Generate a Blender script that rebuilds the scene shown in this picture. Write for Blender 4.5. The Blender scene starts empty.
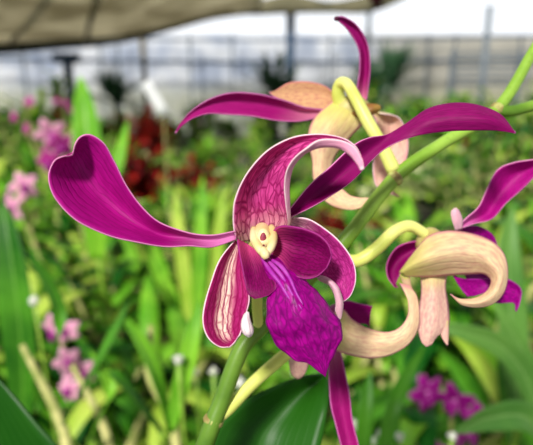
import bpy, math, random, bisect
from mathutils import Vector, Matrix, noise
random.seed(7)
C = bpy.context.scene.collection
scene = bpy.context.scene

# ------------------------------------------------------------------ camera, world, sun, exposure
CAMZ = 1.5
FPX = 520.0
PITCH = math.atan((222.5 - 88) / FPX)
cam_d = bpy.data.cameras.new('camera'); cam = bpy.data.objects.new('camera', cam_d); C.objects.link(cam)
cam.location = (0, 0, CAMZ); cam.rotation_euler = (math.pi/2 - PITCH, 0, 0)
cam_d.sensor_width = 36; cam_d.lens = 36 * FPX / 533; cam_d.clip_start = .01; cam_d.clip_end = 200
cam_d.dof.use_dof = True; cam_d.dof.focus_distance = .121; cam_d.dof.aperture_fstop = 13.5
cam_d.dof.aperture_blades = 0
scene.camera = cam
FWD = Vector((0, math.cos(PITCH), -math.sin(PITCH))); UP = Vector((0, math.sin(PITCH), math.cos(PITCH))); RT = Vector((1, 0, 0))
CAM = Vector((0, 0, CAMZ))

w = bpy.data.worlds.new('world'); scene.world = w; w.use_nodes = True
wn = w.node_tree.nodes; wl = w.node_tree.links
bgn = wn['Background']
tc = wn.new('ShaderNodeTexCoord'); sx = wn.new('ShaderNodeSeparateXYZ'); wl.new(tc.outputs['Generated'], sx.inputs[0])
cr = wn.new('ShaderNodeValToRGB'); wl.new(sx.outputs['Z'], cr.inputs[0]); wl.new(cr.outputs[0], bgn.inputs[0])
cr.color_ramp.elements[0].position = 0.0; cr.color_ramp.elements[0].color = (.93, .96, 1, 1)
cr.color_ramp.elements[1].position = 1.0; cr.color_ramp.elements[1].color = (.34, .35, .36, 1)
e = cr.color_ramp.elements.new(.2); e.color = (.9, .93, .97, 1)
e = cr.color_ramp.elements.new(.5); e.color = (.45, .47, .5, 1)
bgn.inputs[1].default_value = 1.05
# sky brighter ahead, dimmed behind the viewer to cut flat fill on the petals
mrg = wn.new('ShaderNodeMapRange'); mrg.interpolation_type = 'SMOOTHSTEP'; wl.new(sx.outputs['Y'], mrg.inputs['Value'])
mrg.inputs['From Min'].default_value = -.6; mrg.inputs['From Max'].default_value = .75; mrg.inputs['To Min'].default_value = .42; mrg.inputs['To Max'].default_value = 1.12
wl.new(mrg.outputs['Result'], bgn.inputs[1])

sun_d = bpy.data.lights.new('sun', 'SUN'); sun = bpy.data.objects.new('sun', sun_d); C.objects.link(sun)
sun_d.energy = 4.4; sun_d.angle = math.radians(9); sun_d.color = (1, .97, .9)
sun.rotation_euler = (math.radians(50), 0, math.radians(-24))
vs = scene.view_settings
vs.view_transform = 'Standard'; vs.look = 'None'; vs.gamma = 1; vs.use_curve_mapping = False; vs.exposure = 0.15

# ------------------------------------------------------------------ helpers
def P(px, py, mm):
    d = mm / 1000.0
    return CAM + FWD*d + RT*((px-266.5)/FPX*d) + UP*((222.5-py)/FPX*d)

def lin(c):
    return tuple(((x/255)/12.92 if x/255 <= .04045 else ((x/255+.055)/1.055)**2.4) for x in c) + (1,)

class NT:
    def __init__(s, name):
        s.m = bpy.data.materials.new(name); s.m.use_nodes = True
        s.t = s.m.node_tree; s.b = s.t.nodes['Principled BSDF']
    def n(s, kind, **kw):
        x = s.t.nodes.new(kind)
        for k, v in kw.items(): setattr(x, k, v)
        return x
    def put(s, sock, v):
        if isinstance(v, bpy.types.NodeSocket): s.t.links.new(v, sock)
        else: sock.default_value = v
    def math(s, op, a, b=0.0, clamp=False):
        x = s.n('ShaderNodeMath', operation=op, use_clamp=clamp); s.put(x.inputs[0], a); s.put(x.inputs[1], b); return x.outputs[0]
    def step(s, v, a, b, lo=0.0, hi=1.0):
        x = s.n('ShaderNodeMapRange', interpolation_type='SMOOTHSTEP'); s.put(x.inputs['Value'], v)
        x.inputs['From Min'].default_value = a; x.inputs['From Max'].default_value = b
        x.inputs['To Min'].default_value = lo; x.inputs['To Max'].default_value = hi
        return x.outputs['Result']
    def mix(s, f, a, b):
        x = s.n('ShaderNodeMix', data_type='RGBA'); s.put(x.inputs[0], f); s.put(x.inputs[6], a); s.put(x.inputs[7], b); return x.outputs[2]
    def noise(s, scale, detail=3, vec=None, rough=.5):
        x = s.n('ShaderNodeTexNoise'); x.inputs['Scale'].default_value = scale; x.inputs['Detail'].default_value = detail
        x.inputs['Roughness'].default_value = rough
        if vec is not None: s.t.links.new(vec, x.inputs['Vector'])
        return x.outputs['Fac']
    def obj(s):
        return s.n('ShaderNodeTexCoord').outputs['Object']
    def uv(s):
        x = s.n('ShaderNodeTexCoord'); y = s.n('ShaderNodeSeparateXYZ'); s.t.links.new(x.outputs['UV'], y.inputs[0])
        return y.outputs[0], y.outputs[1]
    def comb(s, x, y, z=0.0):
        c = s.n('ShaderNodeCombineXYZ'); s.put(c.inputs[0], x); s.put(c.inputs[1], y); s.put(c.inputs[2], z); return c.outputs[0]
    def finish(s, col, rough=.5, spec=.3, trans=0.0, bump=None, bstr=.3, bdist=.001):
        s.put(s.b.inputs['Base Color'], col); s.b.inputs['Roughness'].default_value = rough
        s.b.inputs['Specular IOR Level'].default_value = spec
        if bump is not None:
            bn = s.n('ShaderNodeBump'); bn.inputs['Strength'].default_value = bstr; bn.inputs['Distance'].default_value = bdist
            s.put(bn.inputs['Height'], bump); s.t.links.new(bn.outputs[0], s.b.inputs['Normal'])
        if trans > 0:
            tr = s.n('ShaderNodeBsdfTranslucent'); s.put(tr.inputs[0], col)
            ms = s.n('ShaderNodeMixShader'); ms.inputs[0].default_value = trans
            s.t.links.new(s.b.outputs[0], ms.inputs[1]); s.t.links.new(tr.outputs[0], ms.inputs[2])
            out = s.t.nodes['Material Output']; s.t.links.new(ms.outputs[0], out.inputs[0])
        return s.m

def petal_mat(name, base, vein, rim, lines=16, lineamt=.35, net=0.0, netscale=(9, 8), pale=None, palew=.5, paleu=(0.0, 1.0),
              rimw=.05, basecol=None, baseu=.15, rough=.5, mottle=.3, spec=.16, trans=.12, tipcol=None, tipu=.85, linew=.55):
    m = NT(name); u, v = m.uv()
    nz = m.noise(6, 3, m.comb(u, v))
    col = m.mix(m.math('MULTIPLY', m.step(m.noise(9, 4, m.comb(m.math('MULTIPLY', u, 2.0), m.math('MULTIPLY', v, 1.4))), .35, .7), mottle), lin(base), lin(vein))
    cen = m.math('SUBTRACT', 1.0, m.math('ABSOLUTE', m.math('SUBTRACT', m.math('MULTIPLY', v, 2.0), 1.0)))
    if pale:
        f = m.step(m.math('ADD', cen, m.math('MULTIPLY', nz, .3)), 1.1-palew, 1.25-palew*.5)
        f = m.math('MULTIPLY', f, m.step(u, paleu[1], paleu[1]-.3 if paleu[1] > .3 else 0))
        col = m.mix(f, col, lin(pale))
    if basecol:
        col = m.mix(m.step(m.math('ADD', u, m.math('MULTIPLY', nz, .1)), baseu+.05, .03), col, lin(basecol))
    if tipcol:
        col = m.mix(m.step(m.math('ADD', u, m.math('MULTIPLY', nz, .1)), tipu, 1.0), col, lin(tipcol))
    # veins: long lines that fan out with the petal plus an irregular net between them
    wob = m.math('MULTIPLY', m.math('SUBTRACT', m.noise(3.2, 3, m.comb(m.math('MULTIPLY', u, 2.2), m.math('MULTIPLY', v, 1.5))), .5), .16)
    vv = m.math('ADD', v, wob)
    ln = m.math('ABSOLUTE', m.math('SINE', m.math('MULTIPLY', vv, math.pi*lines)))
    lf = m.step(ln, linew, 0.0)
    bump = m.math('MULTIPLY', lf, -1.0)
    fac = m.math('MULTIPLY', lf, lineamt)
    if net > 0:
        vo = m.n('ShaderNodeTexVoronoi', feature='DISTANCE_TO_EDGE'); vo.inputs['Scale'].default_value = 1.0
        m.put(vo.inputs['Vector'], m.comb(m.math('MULTIPLY', u, netscale[0]), m.math('MULTIPLY', vv, netscale[1])))
        nf = m.math('MULTIPLY', m.step(vo.outputs['Distance'], .13, .0), net)
        fac = m.math('MAXIMUM', fac, nf)
        bump = m.math('MULTIPLY', fac, -1.0)
    col = m.mix(m.math('MULTIPLY', fac, 1.0, True), col, lin(vein))
    ed = m.math('MINIMUM', v, m.math('SUBTRACT', 1.0, v))
    ed = m.math('MINIMUM', ed, m.math('MULTIPLY', m.math('SUBTRACT', 1.0, u), 1.0))
    col = m.mix(m.step(ed, rimw, rimw*.2), col, lin(rim))
    return m.finish(col, rough, spec, trans, bump, .25, .0004)

def simple_mat(name, a, b, scale=20, rough=.6, spec=.25, trans=0.0, detail=4, bstr=0.0, bdist=.002, lo=.3, hi=.7):
    m = NT(name); nz = m.noise(scale, detail, m.obj())
    col = m.mix(m.step(nz, lo, hi), lin(a), lin(b))
    return m.finish(col, rough, spec, trans, nz if bstr > 0 else None, bstr, bdist)

def leaf_mat(name, a, b, mid, scale=14, rough=.42, spec=.25, trans=.3, lines=14):
    m = NT(name); u, v = m.uv(); nz = m.noise(scale, 4, m.obj())
    col = m.mix(m.step(nz, .3, .7), lin(a), lin(b))
    ln = m.step(m.math('ABSOLUTE', m.math('SINE', m.math('MULTIPLY', v, math.pi*lines))), .6, 0)
    col = m.mix(m.math('MULTIPLY', ln, .18), col, lin(mid))
    cen = m.step(m.math('ABSOLUTE', m.math('SUBTRACT', v, .5)), .045, .01)
    col = m.mix(m.math('MULTIPLY', cen, .6), col, lin(mid))
    return m.finish(col, rough, spec, trans, ln, .08, .001)

def cr1(p0, p1, p2, p3, t):
    return .5*((2*p1) + (p2-p0)*t + (2*p0-5*p1+4*p2-p3)*t*t + (3*p1-p0-3*p2+p3)*t*t*t)

def spline(pts, n):
    q = [pts[0]*2-pts[1]] + list(pts) + [pts[-1]*2-pts[-2]]
    out = []
    k = len(pts)-1
    for i in range(n+1):
        s = i/n*k; j = min(int(s), k-1); out.append(cr1(q[j], q[j+1], q[j+2], q[j+3], s-j))
    return out

class MB:
    """collects polygons with uv and material index, links them as one mesh object"""
    def __init__(s): s.v = []; s.f = []; s.uv = []; s.mi = []; s.ends = []
    def face(s, idx, uvs=None, mi=0):
        s.f.append(idx); s.uv.append(uvs or [(0, 0)]*len(idx)); s.mi.append(mi)
    def sheet(s, pts, th=.00032, front=0, back=None, flip=False, ripple=0.0, rs=120.0, edge=None):
        """pts: rows x cols of Vector; closed shell with thickness. flip None = decide towards the camera"""
        back = front if back is None else back; edge = back if edge is None else edge
        R = len(pts); K = len(pts[0])
        N = [[None]*K for _ in range(R)]
        tot = 0
        for i in range(R):
            for j in range(K):
                a = pts[min(i+1, R-1)][j]-pts[max(i-1, 0)][j]; b = pts[i][min(j+1, K-1)]-pts[i][max(j-1, 0)]
                n = a.cross(b)
                tot += n.dot(CAM-pts[i][j])
                N[i][j] = n
        sg = 1 if tot >= 0 else -1
        if flip: sg = -sg
        last = Vector((0, -1, 0))
        for i in range(R):
            for j in range(K):
                n = N[i][j]*sg
                if n.length < 1e-12: n = N[max(i-1, 0)][j] if i > 0 else N[1][j]*sg
                n = n.normalized() if n.length > 1e-12 else last
                N[i][j] = n; last = n
        o = len(s.v)
        for side in (0, 1):
            for i in range(R):
                for j in range(K):
                    p = pts[i][j]
                    if ripple: p = p + N[i][j]*(noise.noise(p*rs)*ripple)
                    s.v.append(p - N[i][j]*(th if side else 0))
        def id(side, i, j): return o + side*R*K + i*K + j
        def uvp(i, j): return (i/(R-1), j/(K-1))
        for i in range(R-1):
            for j in range(K-1):
                c = [(i, j), (i+1, j), (i+1, j+1), (i, j+1)]
                if sg < 0: c = c[::-1]
                s.face([id(0, *q) for q in c], [uvp(*q) for q in c], front)
                c = c[::-1]
                s.face([id(1, *q) for q in c], [uvp(*q) for q in c], back)
        ring = [(i, 0) for i in range(R)] + [(R-1, j) for j in range(1, K)] + [(i, K-1) for i in range(R-2, -1, -1)] + [(0, j) for j in range(K-2, 0, -1)]
        for a, b in zip(ring, ring[1:]+ring[:1]):
            f = [id(0, *a), id(1, *a), id(1, *b), id(0, *b)]; uvs = [uvp(*a), uvp(*a), uvp(*b), uvp(*b)]
            if sg < 0: f = f[::-1]; uvs = uvs[::-1]
            s.face(f, uvs, edge)
        s.ends.append(len(s.v))
    def petal(s, rows, n=36, k=14, **kw):
        """rows of control points (px, py, mm)"""
        W = [[P(*p) for p in r] for r in rows]
        A = [spline(r, k) for r in W]
        cols = [spline([A[i][j] for i in range(len(A))], n) for j in range(k+1)]
        s.sheet([[cols[j][i] for j in range(k+1)] for i in range(n+1)], **kw)
    def tube(s, pts, rad, seg=10, mi=0, n=None, cap=True, flat=1.0):
        if n: 
            k = len(pts); rr = [Vector((r, 0, 0)) for r in rad] if isinstance(rad, (list, tuple)) else None
            pts = spline(pts, n)
            if rr: rad = [x.x for x in spline(rr, n)]
        if not isinstance(rad, (list, tuple)): rad = [rad]*len(pts)
        o = len(s.v); K = len(pts); ref = None
        for i, p in enumerate(pts):
            t = (pts[min(i+1, K-1)]-pts[max(i-1, 0)]).normalized()
            if ref is None:
                ref = t.cross(Vector((0, 1, 0)) if abs(t.y) < .8 else Vector((1, 0, 0))).normalized()
            ref = (ref - t*ref.dot(t)).normalized(); b = t.cross(ref)
            for q in range(seg):
                a = 2*math.pi*q/seg; s.v.append(p + (ref*math.cos(a) + b*math.sin(a)*flat)*rad[i])
        for i in range(K-1):
            for q in range(seg):
                r = (q+1) % seg
                s.face([o+i*seg+q, o+i*seg+r, o+(i+1)*seg+r, o+(i+1)*seg+q], [(i/(K-1), q/seg), (i/(K-1), (q+1)/seg), ((i+1)/(K-1), (q+1)/seg), ((i+1)/(K-1), q/seg)], mi)
        if cap:
            s.face([o+q for q in range(seg)][::-1], None, mi); s.face([o+(K-1)*seg+q for q in range(seg)], None, mi)
    def ball(s, c, r, seg=12, ring=8, mi=0, rot=None):
        r = Vector((r, r, r)) if not isinstance(r, Vector) else r
        o = len(s.v)
        for i in range(ring+1):
            th = math.pi*(i/ring)*.998 + .001*math.pi
            for q in range(seg):
                a = 2*math.pi*q/seg
                p = Vector((math.sin(th)*math.cos(a)*r.x, math.sin(th)*math.sin(a)*r.y, math.cos(th)*r.z))
                if rot: p = rot @ p
                s.v.append(c+p)
        for i in range(ring):
            for q in range(seg):
                t = (q+1) % seg; s.face([o+i*seg+q, o+(i+1)*seg+q, o+(i+1)*seg+t, o+i*seg+t], None, mi)
        s.face([o+q for q in range(seg)], None, mi); s.face([o+ring*seg+q for q in range(seg)][::-1], None, mi)
    def box(s, lo, hi, mi=0):
        o = len(s.v)
        for z in (lo[2], hi[2]):
            for x, y in ((lo[0], lo[1]), (hi[0], lo[1]), (hi[0], hi[1]), (lo[0], hi[1])): s.v.append(Vector((x, y, z)))
        for f in ((0, 3, 2, 1), (4, 5, 6, 7), (0, 1, 5, 4), (1, 2, 6, 5), (2, 3, 7, 6), (3, 0, 4, 7)):
            s.face([o+i for i in f], [(0, 0), (1, 0), (1, 1), (0, 1)], mi)
    def lathe(s, c, prof, seg=20, mi=0):
        o = len(s.v)
        for r, z in prof:
            for q in range(seg):
                a = 2*math.pi*q/seg; s.v.append(c+Vector((r*math.cos(a), r*math.sin(a), z)))
        for i in range(len(prof)-1):
            for q in range(seg):
                t = (q+1) % seg; s.face([o+i*seg+q, o+i*seg+t, o+(i+1)*seg+t, o+(i+1)*seg+q], None, mi)
        s.face([o+q for q in range(seg)][::-1], None, mi); s.face([o+(len(prof)-1)*seg+q for q in range(seg)], None, mi)
    def leaf(s, pts, wid, n=8, k=4, fold=.25, th=.0006, mi=0, side=None, prof=None):
        """strap leaf along world points; wid in metres"""
        sp = spline(pts, n); rows = []
        for i, p in enumerate(sp):
            t = (sp[min(i+1, n)]-sp[max(i-1, 0)]).normalized()
            sd = side if side is not None else Vector((0, 0, 1)).cross(t)
            sd = sd - t*sd.dot(t)
            if sd.length < 1e-4: sd = Vector((1, 0, 0))
            sd.normalize(); up = t.cross(sd).normalized()
            if up.z < 0: up = -up
            u = i/n
            ww = wid*.5*(prof(u) if prof else max(.03, (math.sin(math.pi*min(1, u*.86+.14))**.75)))
            rows.append([p + sd*(ww*x) + up*(fold*ww*abs(x)) for x in [(-1+2*j/k) for j in range(k+1)]])
        s.sheet(rows, th=th, front=mi)
    def build(s, name, mats, parent=None, smooth=True, origin=None):
        o = origin or (Vector(parent.location) if parent is not None and parent.type == 'EMPTY' else Vector((0, 0, 0)))
        if parent is not None and parent.type != 'EMPTY': o = Vector(parent['_o'])
        me = bpy.data.meshes.new(name)
        me.from_pydata([p-o for p in s.v], [], s.f)
        ul = me.uv_layers.new(name='UVMap')
        flat = [c for u in s.uv for q in u for c in q]
        ul.data.foreach_set('uv', flat)
        if not isinstance(mats, (list, tuple)): mats = [mats]
        for m in mats: me.materials.append(m)
        me.polygons.foreach_set('material_index', s.mi)
        me.polygons.foreach_set('use_smooth', [smooth]*len(s.f)); me.update()
        ob = bpy.data.objects.new(name, me); C.objects.link(ob)
        ob['_o'] = tuple(o)
        if parent is None: ob.location = o
        else: ob.parent = parent
        return ob

def tag(o, label=None, cat=None, group=None, kind=None):
    if label: o['label'] = label
    if cat: o['category'] = cat
    if group: o['group'] = group
    if kind: o['kind'] = kind
    return o
def empty(name, loc, label=None, cat=None, group=None):
    o = bpy.data.objects.new(name, None); C.objects.link(o); o.location = loc; o.empty_display_size = .05
    return tag(o, label, cat, group)
def copy_tree(o, parent=None):
    c = o.copy(); C.objects.link(c); c.parent = parent
    for ch in list(o.children): copy_tree(ch, c)
    return c

def clampy(y):
    for lo, hi in ((.25, 1.8), (2.1, 3.8), (4.1, 5.9), (6.2, 8.3)):
        if y <= hi: return max(y, lo)
    return 8.3
def pixel(p):
    d = p-CAM; z = d.dot(FWD); return 266.5+d.dot(RT)/z*FPX, 222.5-d.dot(UP)/z*FPX
MARKS = [('bright upright leaf', 86, 105), ('brown-grey post', 140, 60), ('white plant tag', 157, 100), ('big left petal', 110, 200), ('blue-grey post', 291, 60), ('top flower', 345, 120),
         ('curled upper sepal', 270, 170), ('striped lower sepal', 225, 300), ('purple lip', 305, 325), ('hanging magenta petal', 342, 405), ('scooped cream sepal', 385, 335), ('right flower', 450, 260),
         ('pointed right petal', 465, 118), ('stem node', 397, 175), ('dark broad leaf', 275, 410), ('tan canes', 50, 380), ('bright purple cluster', 450, 395), ('left edge blade', 10, 270),
         ('drooping pink blooms', 56, 325), ('arching strap leaf', 490, 355), ('petal at the right edge', 505, 190), ('pale pink blooms', 60, 135), ('tapering grey post', 490, 50), ('bottom left leaf', 20, 420)]
seen = {}
def where(p, h):
    x, y = pixel(p + Vector((0, 0, h))); 
    name, mx, my = min(MARKS, key=lambda m: (m[1]-x)**2+(m[2]-y)**2); dx, dy = x-mx, y-my
    if abs(dx) > 2.2*abs(dy): d = 'right of' if dx > 0 else 'left of'
    elif abs(dy) > 2.2*abs(dx): d = 'below' if dy > 0 else 'above'
    else: d = ('below' if dy > 0 else 'above') + ('-right of' if dx > 0 else '-left of')
    return d + ' the ' + name
def unique(lab):
    seen[lab] = seen.get(lab, 0)+1; k = seen[lab]
    return lab if k == 1 else None if k > 4 else lab + (', farther back', ', farther still', ', farthest')[k-2]
# ------------------------------------------------------------------ materials
M = {}
M['petal'] = petal_mat('magenta_petal', (176, 12, 132), (110, 0, 76), (190, 90, 165), lines=15, lineamt=.4, rimw=.01, basecol=(225, 130, 195), baseu=.28, mottle=.3)
M['petal_dark'] = petal_mat('deep_magenta_petal', (142, 2, 98), (84, 0, 54), (200, 80, 160), lines=16, lineamt=.4, rimw=.014, mottle=.35)
M['petal_back'] = petal_mat('magenta_petal_reverse', (166, 22, 116), (106, 2, 70), (225, 140, 190), lines=13, lineamt=.3, rimw=.03, basecol=(215, 130, 160), baseu=.3)
M['sepal_net'] = petal_mat('veined_pink_sepal', (224, 78, 160), (142, 2, 84), (244, 176, 208), lines=10, lineamt=.55, net=.85, netscale=(13, 15), rimw=.016, basecol=(240, 190, 190), baseu=.2, mottle=.5)
M['sepal_pale'] = petal_mat('pale_pink_sepal_reverse', (236, 168, 196), (205, 105, 150), (252, 215, 225), lines=9, lineamt=.22, rimw=.05, mottle=.3, basecol=(235, 225, 150), baseu=.2)
M['sepal_stripe'] = petal_mat('striped_cream_sepal', (176, 36, 112), (138, 6, 76), (246, 190, 218), lines=8, lineamt=1.0, net=.6, netscale=(9, 9), pale=(240, 206, 190), palew=.46, paleu=(0, .95), rimw=.02, mottle=.4, linew=.95)
M['sepal_right'] = petal_mat('netted_magenta_sepal', (200, 56, 150), (132, 4, 90), (246, 196, 224), lines=9, lineamt=.6, net=.6, netscale=(11, 10), rimw=.022, basecol=(245, 215, 215), baseu=.25, mottle=.4)
M['white_curl'] = petal_mat('white_rolled_edge', (252, 236, 238), (240, 205, 215), (255, 245, 245), lines=4, lineamt=.1, rimw=.1, mottle=.1)
M['pink_curl'] = petal_mat('blush_rolled_edge', (240, 190, 205), (205, 110, 150), (252, 225, 232), lines=6, lineamt=.2, rimw=.06, mottle=.3)
M['lip'] = petal_mat('purple_lip_lobe', (172, 0, 142), (84, 0, 76), (175, 35, 160), lines=6, lineamt=.6, net=.5, netscale=(10, 10), rimw=.012, mottle=.55, linew=.35, rough=.38)
M['lip_side'] = petal_mat('dark_purple_side_lobe', (128, 2, 88), (74, 0, 44), (165, 45, 130), lines=13, lineamt=.75, rimw=.02, basecol=(200, 66, 126), baseu=.45, mottle=.5)
M['callus'] = simple_mat('lilac_lip_ridge', (158, 30, 156), (178, 70, 172), 300, .4)
M['column'] = simple_mat('cream_column', (246, 230, 178), (232, 208, 140), 260, .42, .4, .1)
M['column_hole'] = simple_mat('purple_column_cavity', (130, 40, 70), (170, 80, 90), 300, .5)
def cream(name, a, b, edge, basec):
    return petal_mat(name, a, b, edge, lines=7, lineamt=.16, rimw=.08, basecol=basec, baseu=.3, mottle=.75, rough=.5, trans=.15)
M['cream'] = cream('cream_sepal', (244, 214, 168), (220, 164, 142), (232, 160, 160), (214, 208, 110))
M['cream_pink'] = cream('pinkish_cream_sepal', (240, 200, 178), (216, 146, 146), (222, 150, 160), (215, 200, 130))
M['cream_tan'] = cream('tan_cream_sepal', (226, 180, 132), (196, 126, 112), (208, 120, 120), (176, 130, 90))
M['hub'] = simple_mat('yellow_green_spur', (206, 200, 122), (176, 150, 88), 180, .45, .35, .1)
M['pedicel'] = simple_mat('pale_yellow_pedicel', (240, 240, 140), (216, 226, 104), 120, .4, .4, .1)
M['pedicel_brown'] = simple_mat('brown_ovary', (120, 60, 40), (160, 130, 60), 200, .45)
m = NT('green_flower_stem')
nz = m.noise(90, 4, m.obj()); nz2 = m.noise(900, 3, m.obj())
M['stem'] = m.finish(m.mix(m.step(nz2, .55, .8, 0, .35), m.mix(m.step(nz, .3, .7), m.mix(m.step(m.uv()[0], .35, .75), lin((72, 112, 24)), lin((120, 162, 44))), m.mix(m.step(m.uv()[0], .35, .75), lin((100, 138, 40)), lin((150, 188, 70)))), lin((84, 110, 40))), .42, .4, 0, nz2, .1, .0004)
M['node'] = simple_mat('pale_stem_node', (186, 190, 110), (140, 120, 70), 500, .6)
M['tipdark'] = simple_mat('dark_petal_tip', (60, 10, 40), (90, 14, 60), 300, .5)
M['leaf_dark'] = leaf_mat('dark_green_leaf', (4, 64, 10), (24, 106, 20), (64, 144, 48), rough=.34)
M['leaf_strap'] = leaf_mat('light_strap_leaf', (66, 122, 44), (112, 164, 70), (150, 190, 110), scale=9)
M['leaf_broad'] = leaf_mat('broad_green_leaf', (20, 78, 12), (42, 104, 20), (56, 114, 34), rough=.4, scale=9)
M['leaf'] = leaf_mat('green_leaf', (24, 96, 12), (92, 166, 36), (120, 182, 60))
M['leaf_bright'] = leaf_mat('bright_green_leaf', (84, 166, 22), (152, 214, 56), (160, 210, 90))
M['leaf_yellow'] = leaf_mat('yellow_green_leaf', (150, 196, 44), (206, 226, 96), (205, 215, 120))
M['leaf_pale'] = leaf_mat('pale_variegated_leaf', (92, 150, 50), (222, 226, 150), (230, 230, 170), scale=30)
M['leaf_cream'] = leaf_mat('cream_leaf', (226, 230, 150), (250, 250, 205), (245, 245, 210), scale=30)
M['leaf_maroon'] = leaf_mat('maroon_leaf', (70, 4, 14), (120, 14, 24), (150, 40, 40))
M['leaf_red'] = leaf_mat('red_leaf', (140, 8, 12), (190, 34, 26), (190, 70, 50))
M['leaf_grey'] = leaf_mat('grey_green_palm_leaf', (50, 96, 62), (84, 128, 88), (120, 150, 110))
M['cane'] = simple_mat('tan_green_cane', (150, 158, 84), (206, 200, 132), 60, .55)
M['pot'] = simple_mat('black_plastic_pot', (22, 20, 20), (38, 34, 32), 40, .5)
M['clay'] = simple_mat('clay_pot', (126, 62, 40), (96, 44, 30), 30, .8)
M['bark'] = simple_mat('bark_mix', (52, 34, 22), (88, 62, 40), 60, .9, .1, 0, 5, .6, .01)
M['bgflower'] = petal_mat('background_magenta_flower', (196, 40, 150), (150, 10, 110), (240, 170, 215), lines=5, lineamt=.2, rimw=.08)
M['bgflower_dark'] = petal_mat('background_purple_flower', (150, 18, 130), (110, 0, 90), (220, 130, 200), lines=5, lineamt=.2, rimw=.05)
M['bgflower_pink'] = petal_mat('background_pink_flower', (238, 170, 200), (214, 110, 165), (250, 220, 230), lines=5, lineamt=.2, rimw=.08)
M['white'] = simple_mat('white_flower', (246, 246, 236), (225, 228, 208), 60, .6, .2, .2)
M['tag'] = simple_mat('white_plant_tag', (248, 248, 248), (228, 230, 232), 10, .5)
M['slat'] = simple_mat('weathered_bench_slat', (64, 62, 52), (92, 90, 78), 14, .7)
M['metal'] = simple_mat('grey_steel_frame', (88, 100, 112), (118, 128, 136), 6, .5, .5)
M['bluepost'] = simple_mat('dark_blue_grey_post', (44, 62, 88), (70, 92, 118), 4, .6)
M['brownpost'] = simple_mat('brown_grey_post', (100, 92, 70), (128, 118, 92), 4, .7)

# ------------------------------------------------------------------ setting: floor, far wall, roof
b = MB(); b.box((-9, -1.5, -.1), (9, 16, 0))
m = NT('dark_gravel_floor'); nz = m.noise(40, 6, m.obj())
fl = b.build('floor', m.finish(m.mix(m.step(nz, .35, .65), lin((46, 44, 36)), lin((92, 88, 74))), .9, .1, 0, nz, .8, .02), smooth=False); tag(fl, kind='structure')

YW = 12.0
def fwall():
    m = NT('hazy_plastic_sheet_wall'); x = m.n('ShaderNodeSeparateXYZ'); m.put(x.inputs[0], m.obj())
    X, Z = x.outputs[0], x.outputs[2]
    big = m.noise(.9, 4, m.comb(X, 0, m.math('MULTIPLY', Z, 1.6)))
    col = m.mix(m.step(big, .38, .62), lin((188, 198, 216)), lin((236, 238, 242)))
    st = m.noise(3.0, 3, m.comb(X, 0.0, m.math('MULTIPLY', Z, .15)))
    col = m.mix(m.step(st, .45, .7, 0, .6), col, lin((246, 248, 252)))
    col = m.mix(m.step(m.math('ADD', X, m.math('MULTIPLY', big, 2.0)), 2.2, 4.4, 0, .7), col, lin((178, 172, 152)))
    low = m.step(Z, 1.75, 1.25)
    col = m.mix(m.math('MULTIPLY', low, .55), col, lin((196, 196, 160)))
    return m.finish(col, .5, .3, .45)
b = MB()
NX = 90
rows = []
for i in range(NX+1):
    x = -8 + 16*i/NX
    rows.append([Vector((x, YW+.03*math.sin(x*7)+.02*math.sin(x*17), z)) for z in (0, .8, 1.6, 2.35, 2.62)])
b.sheet(rows, th=.01)
tag(b.build('wall_back', fwall()), kind='structure')

# shade-net roof: sags between its beams, high at the left, out over the middle
m = NT('beige_shade_net'); nz = m.noise(1.3, 4, m.obj())
roofm = m.finish(m.mix(m.step(nz, .35, .65), lin((190, 182, 158)), lin((236, 230, 210))), .8, .1, .55)
def roof(name, pts):
    b = MB(); A = [spline([Vector(p) for p in r], 14) for r in pts]
    cols = [spline([A[i][j] for i in range(len(A))], 14) for j in range(15)]
    b.sheet([[cols[j][i] for j in range(15)] for i in range(15)], th=.01)
    o = b.build(name, roofm); tag(o, kind='structure')
def at(px, py, Y):
    d = P(px, py, 1000)-CAM
    return CAM + d*(Y/d.y)
EDGE = [(-60, 47), (0, 46), (60, 42), (120, 38), (170, 28), (215, 17), (262, 12)]
farE = [at(x, y, 9.5) for x, y in EDGE]
roof('ceiling', [[p for p in farE], [Vector((p.x*.9, 7.6, p.z+.12)) for p in farE], [Vector((p.x*.8-.2, 5.6, p.z+.35)) for p in farE], [Vector((p.x*.75-.6, 3.4, p.z+.7)) for p in farE]])
b = MB(); E2 = [at(x, y, 9.6) for x, y in [(215, 4), (262, 2), (300, 5), (345, 8), (375, 1), (420, -12)]]
A = [[p + Vector((0, -.0, 0)), p+Vector((0, -2, .5))] for p in E2]
b.tube([at(x, y, 9.4) for x, y in EDGE], [.15, .14, .12, .09, .05, .035, .02], 8, n=30)
o = b.build('eave_beam', simple_mat('dark_green_eave_beam', (46, 52, 46), (74, 78, 64), 5, .8)); tag(o, 'dark sagging beam along the edge of the beige shade net roof', 'beam')
b = MB()
b.tube([at(x, y, 9.95) for x, y in [(150, -20), (200, 2), (250, 8), (290, 4), (330, 7), (372, 3), (420, -14)]], [.12, .16, .12, .16, .1, .15, .08], 10, n=40, flat=.45)
o = b.build('rolled_shade_net', simple_mat('olive_grey_net_roll', (84, 84, 66), (128, 122, 96), 4, .9)); tag(o, 'dark rolled shade net hanging along the top edge of the greenhouse', 'shade net')
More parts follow.
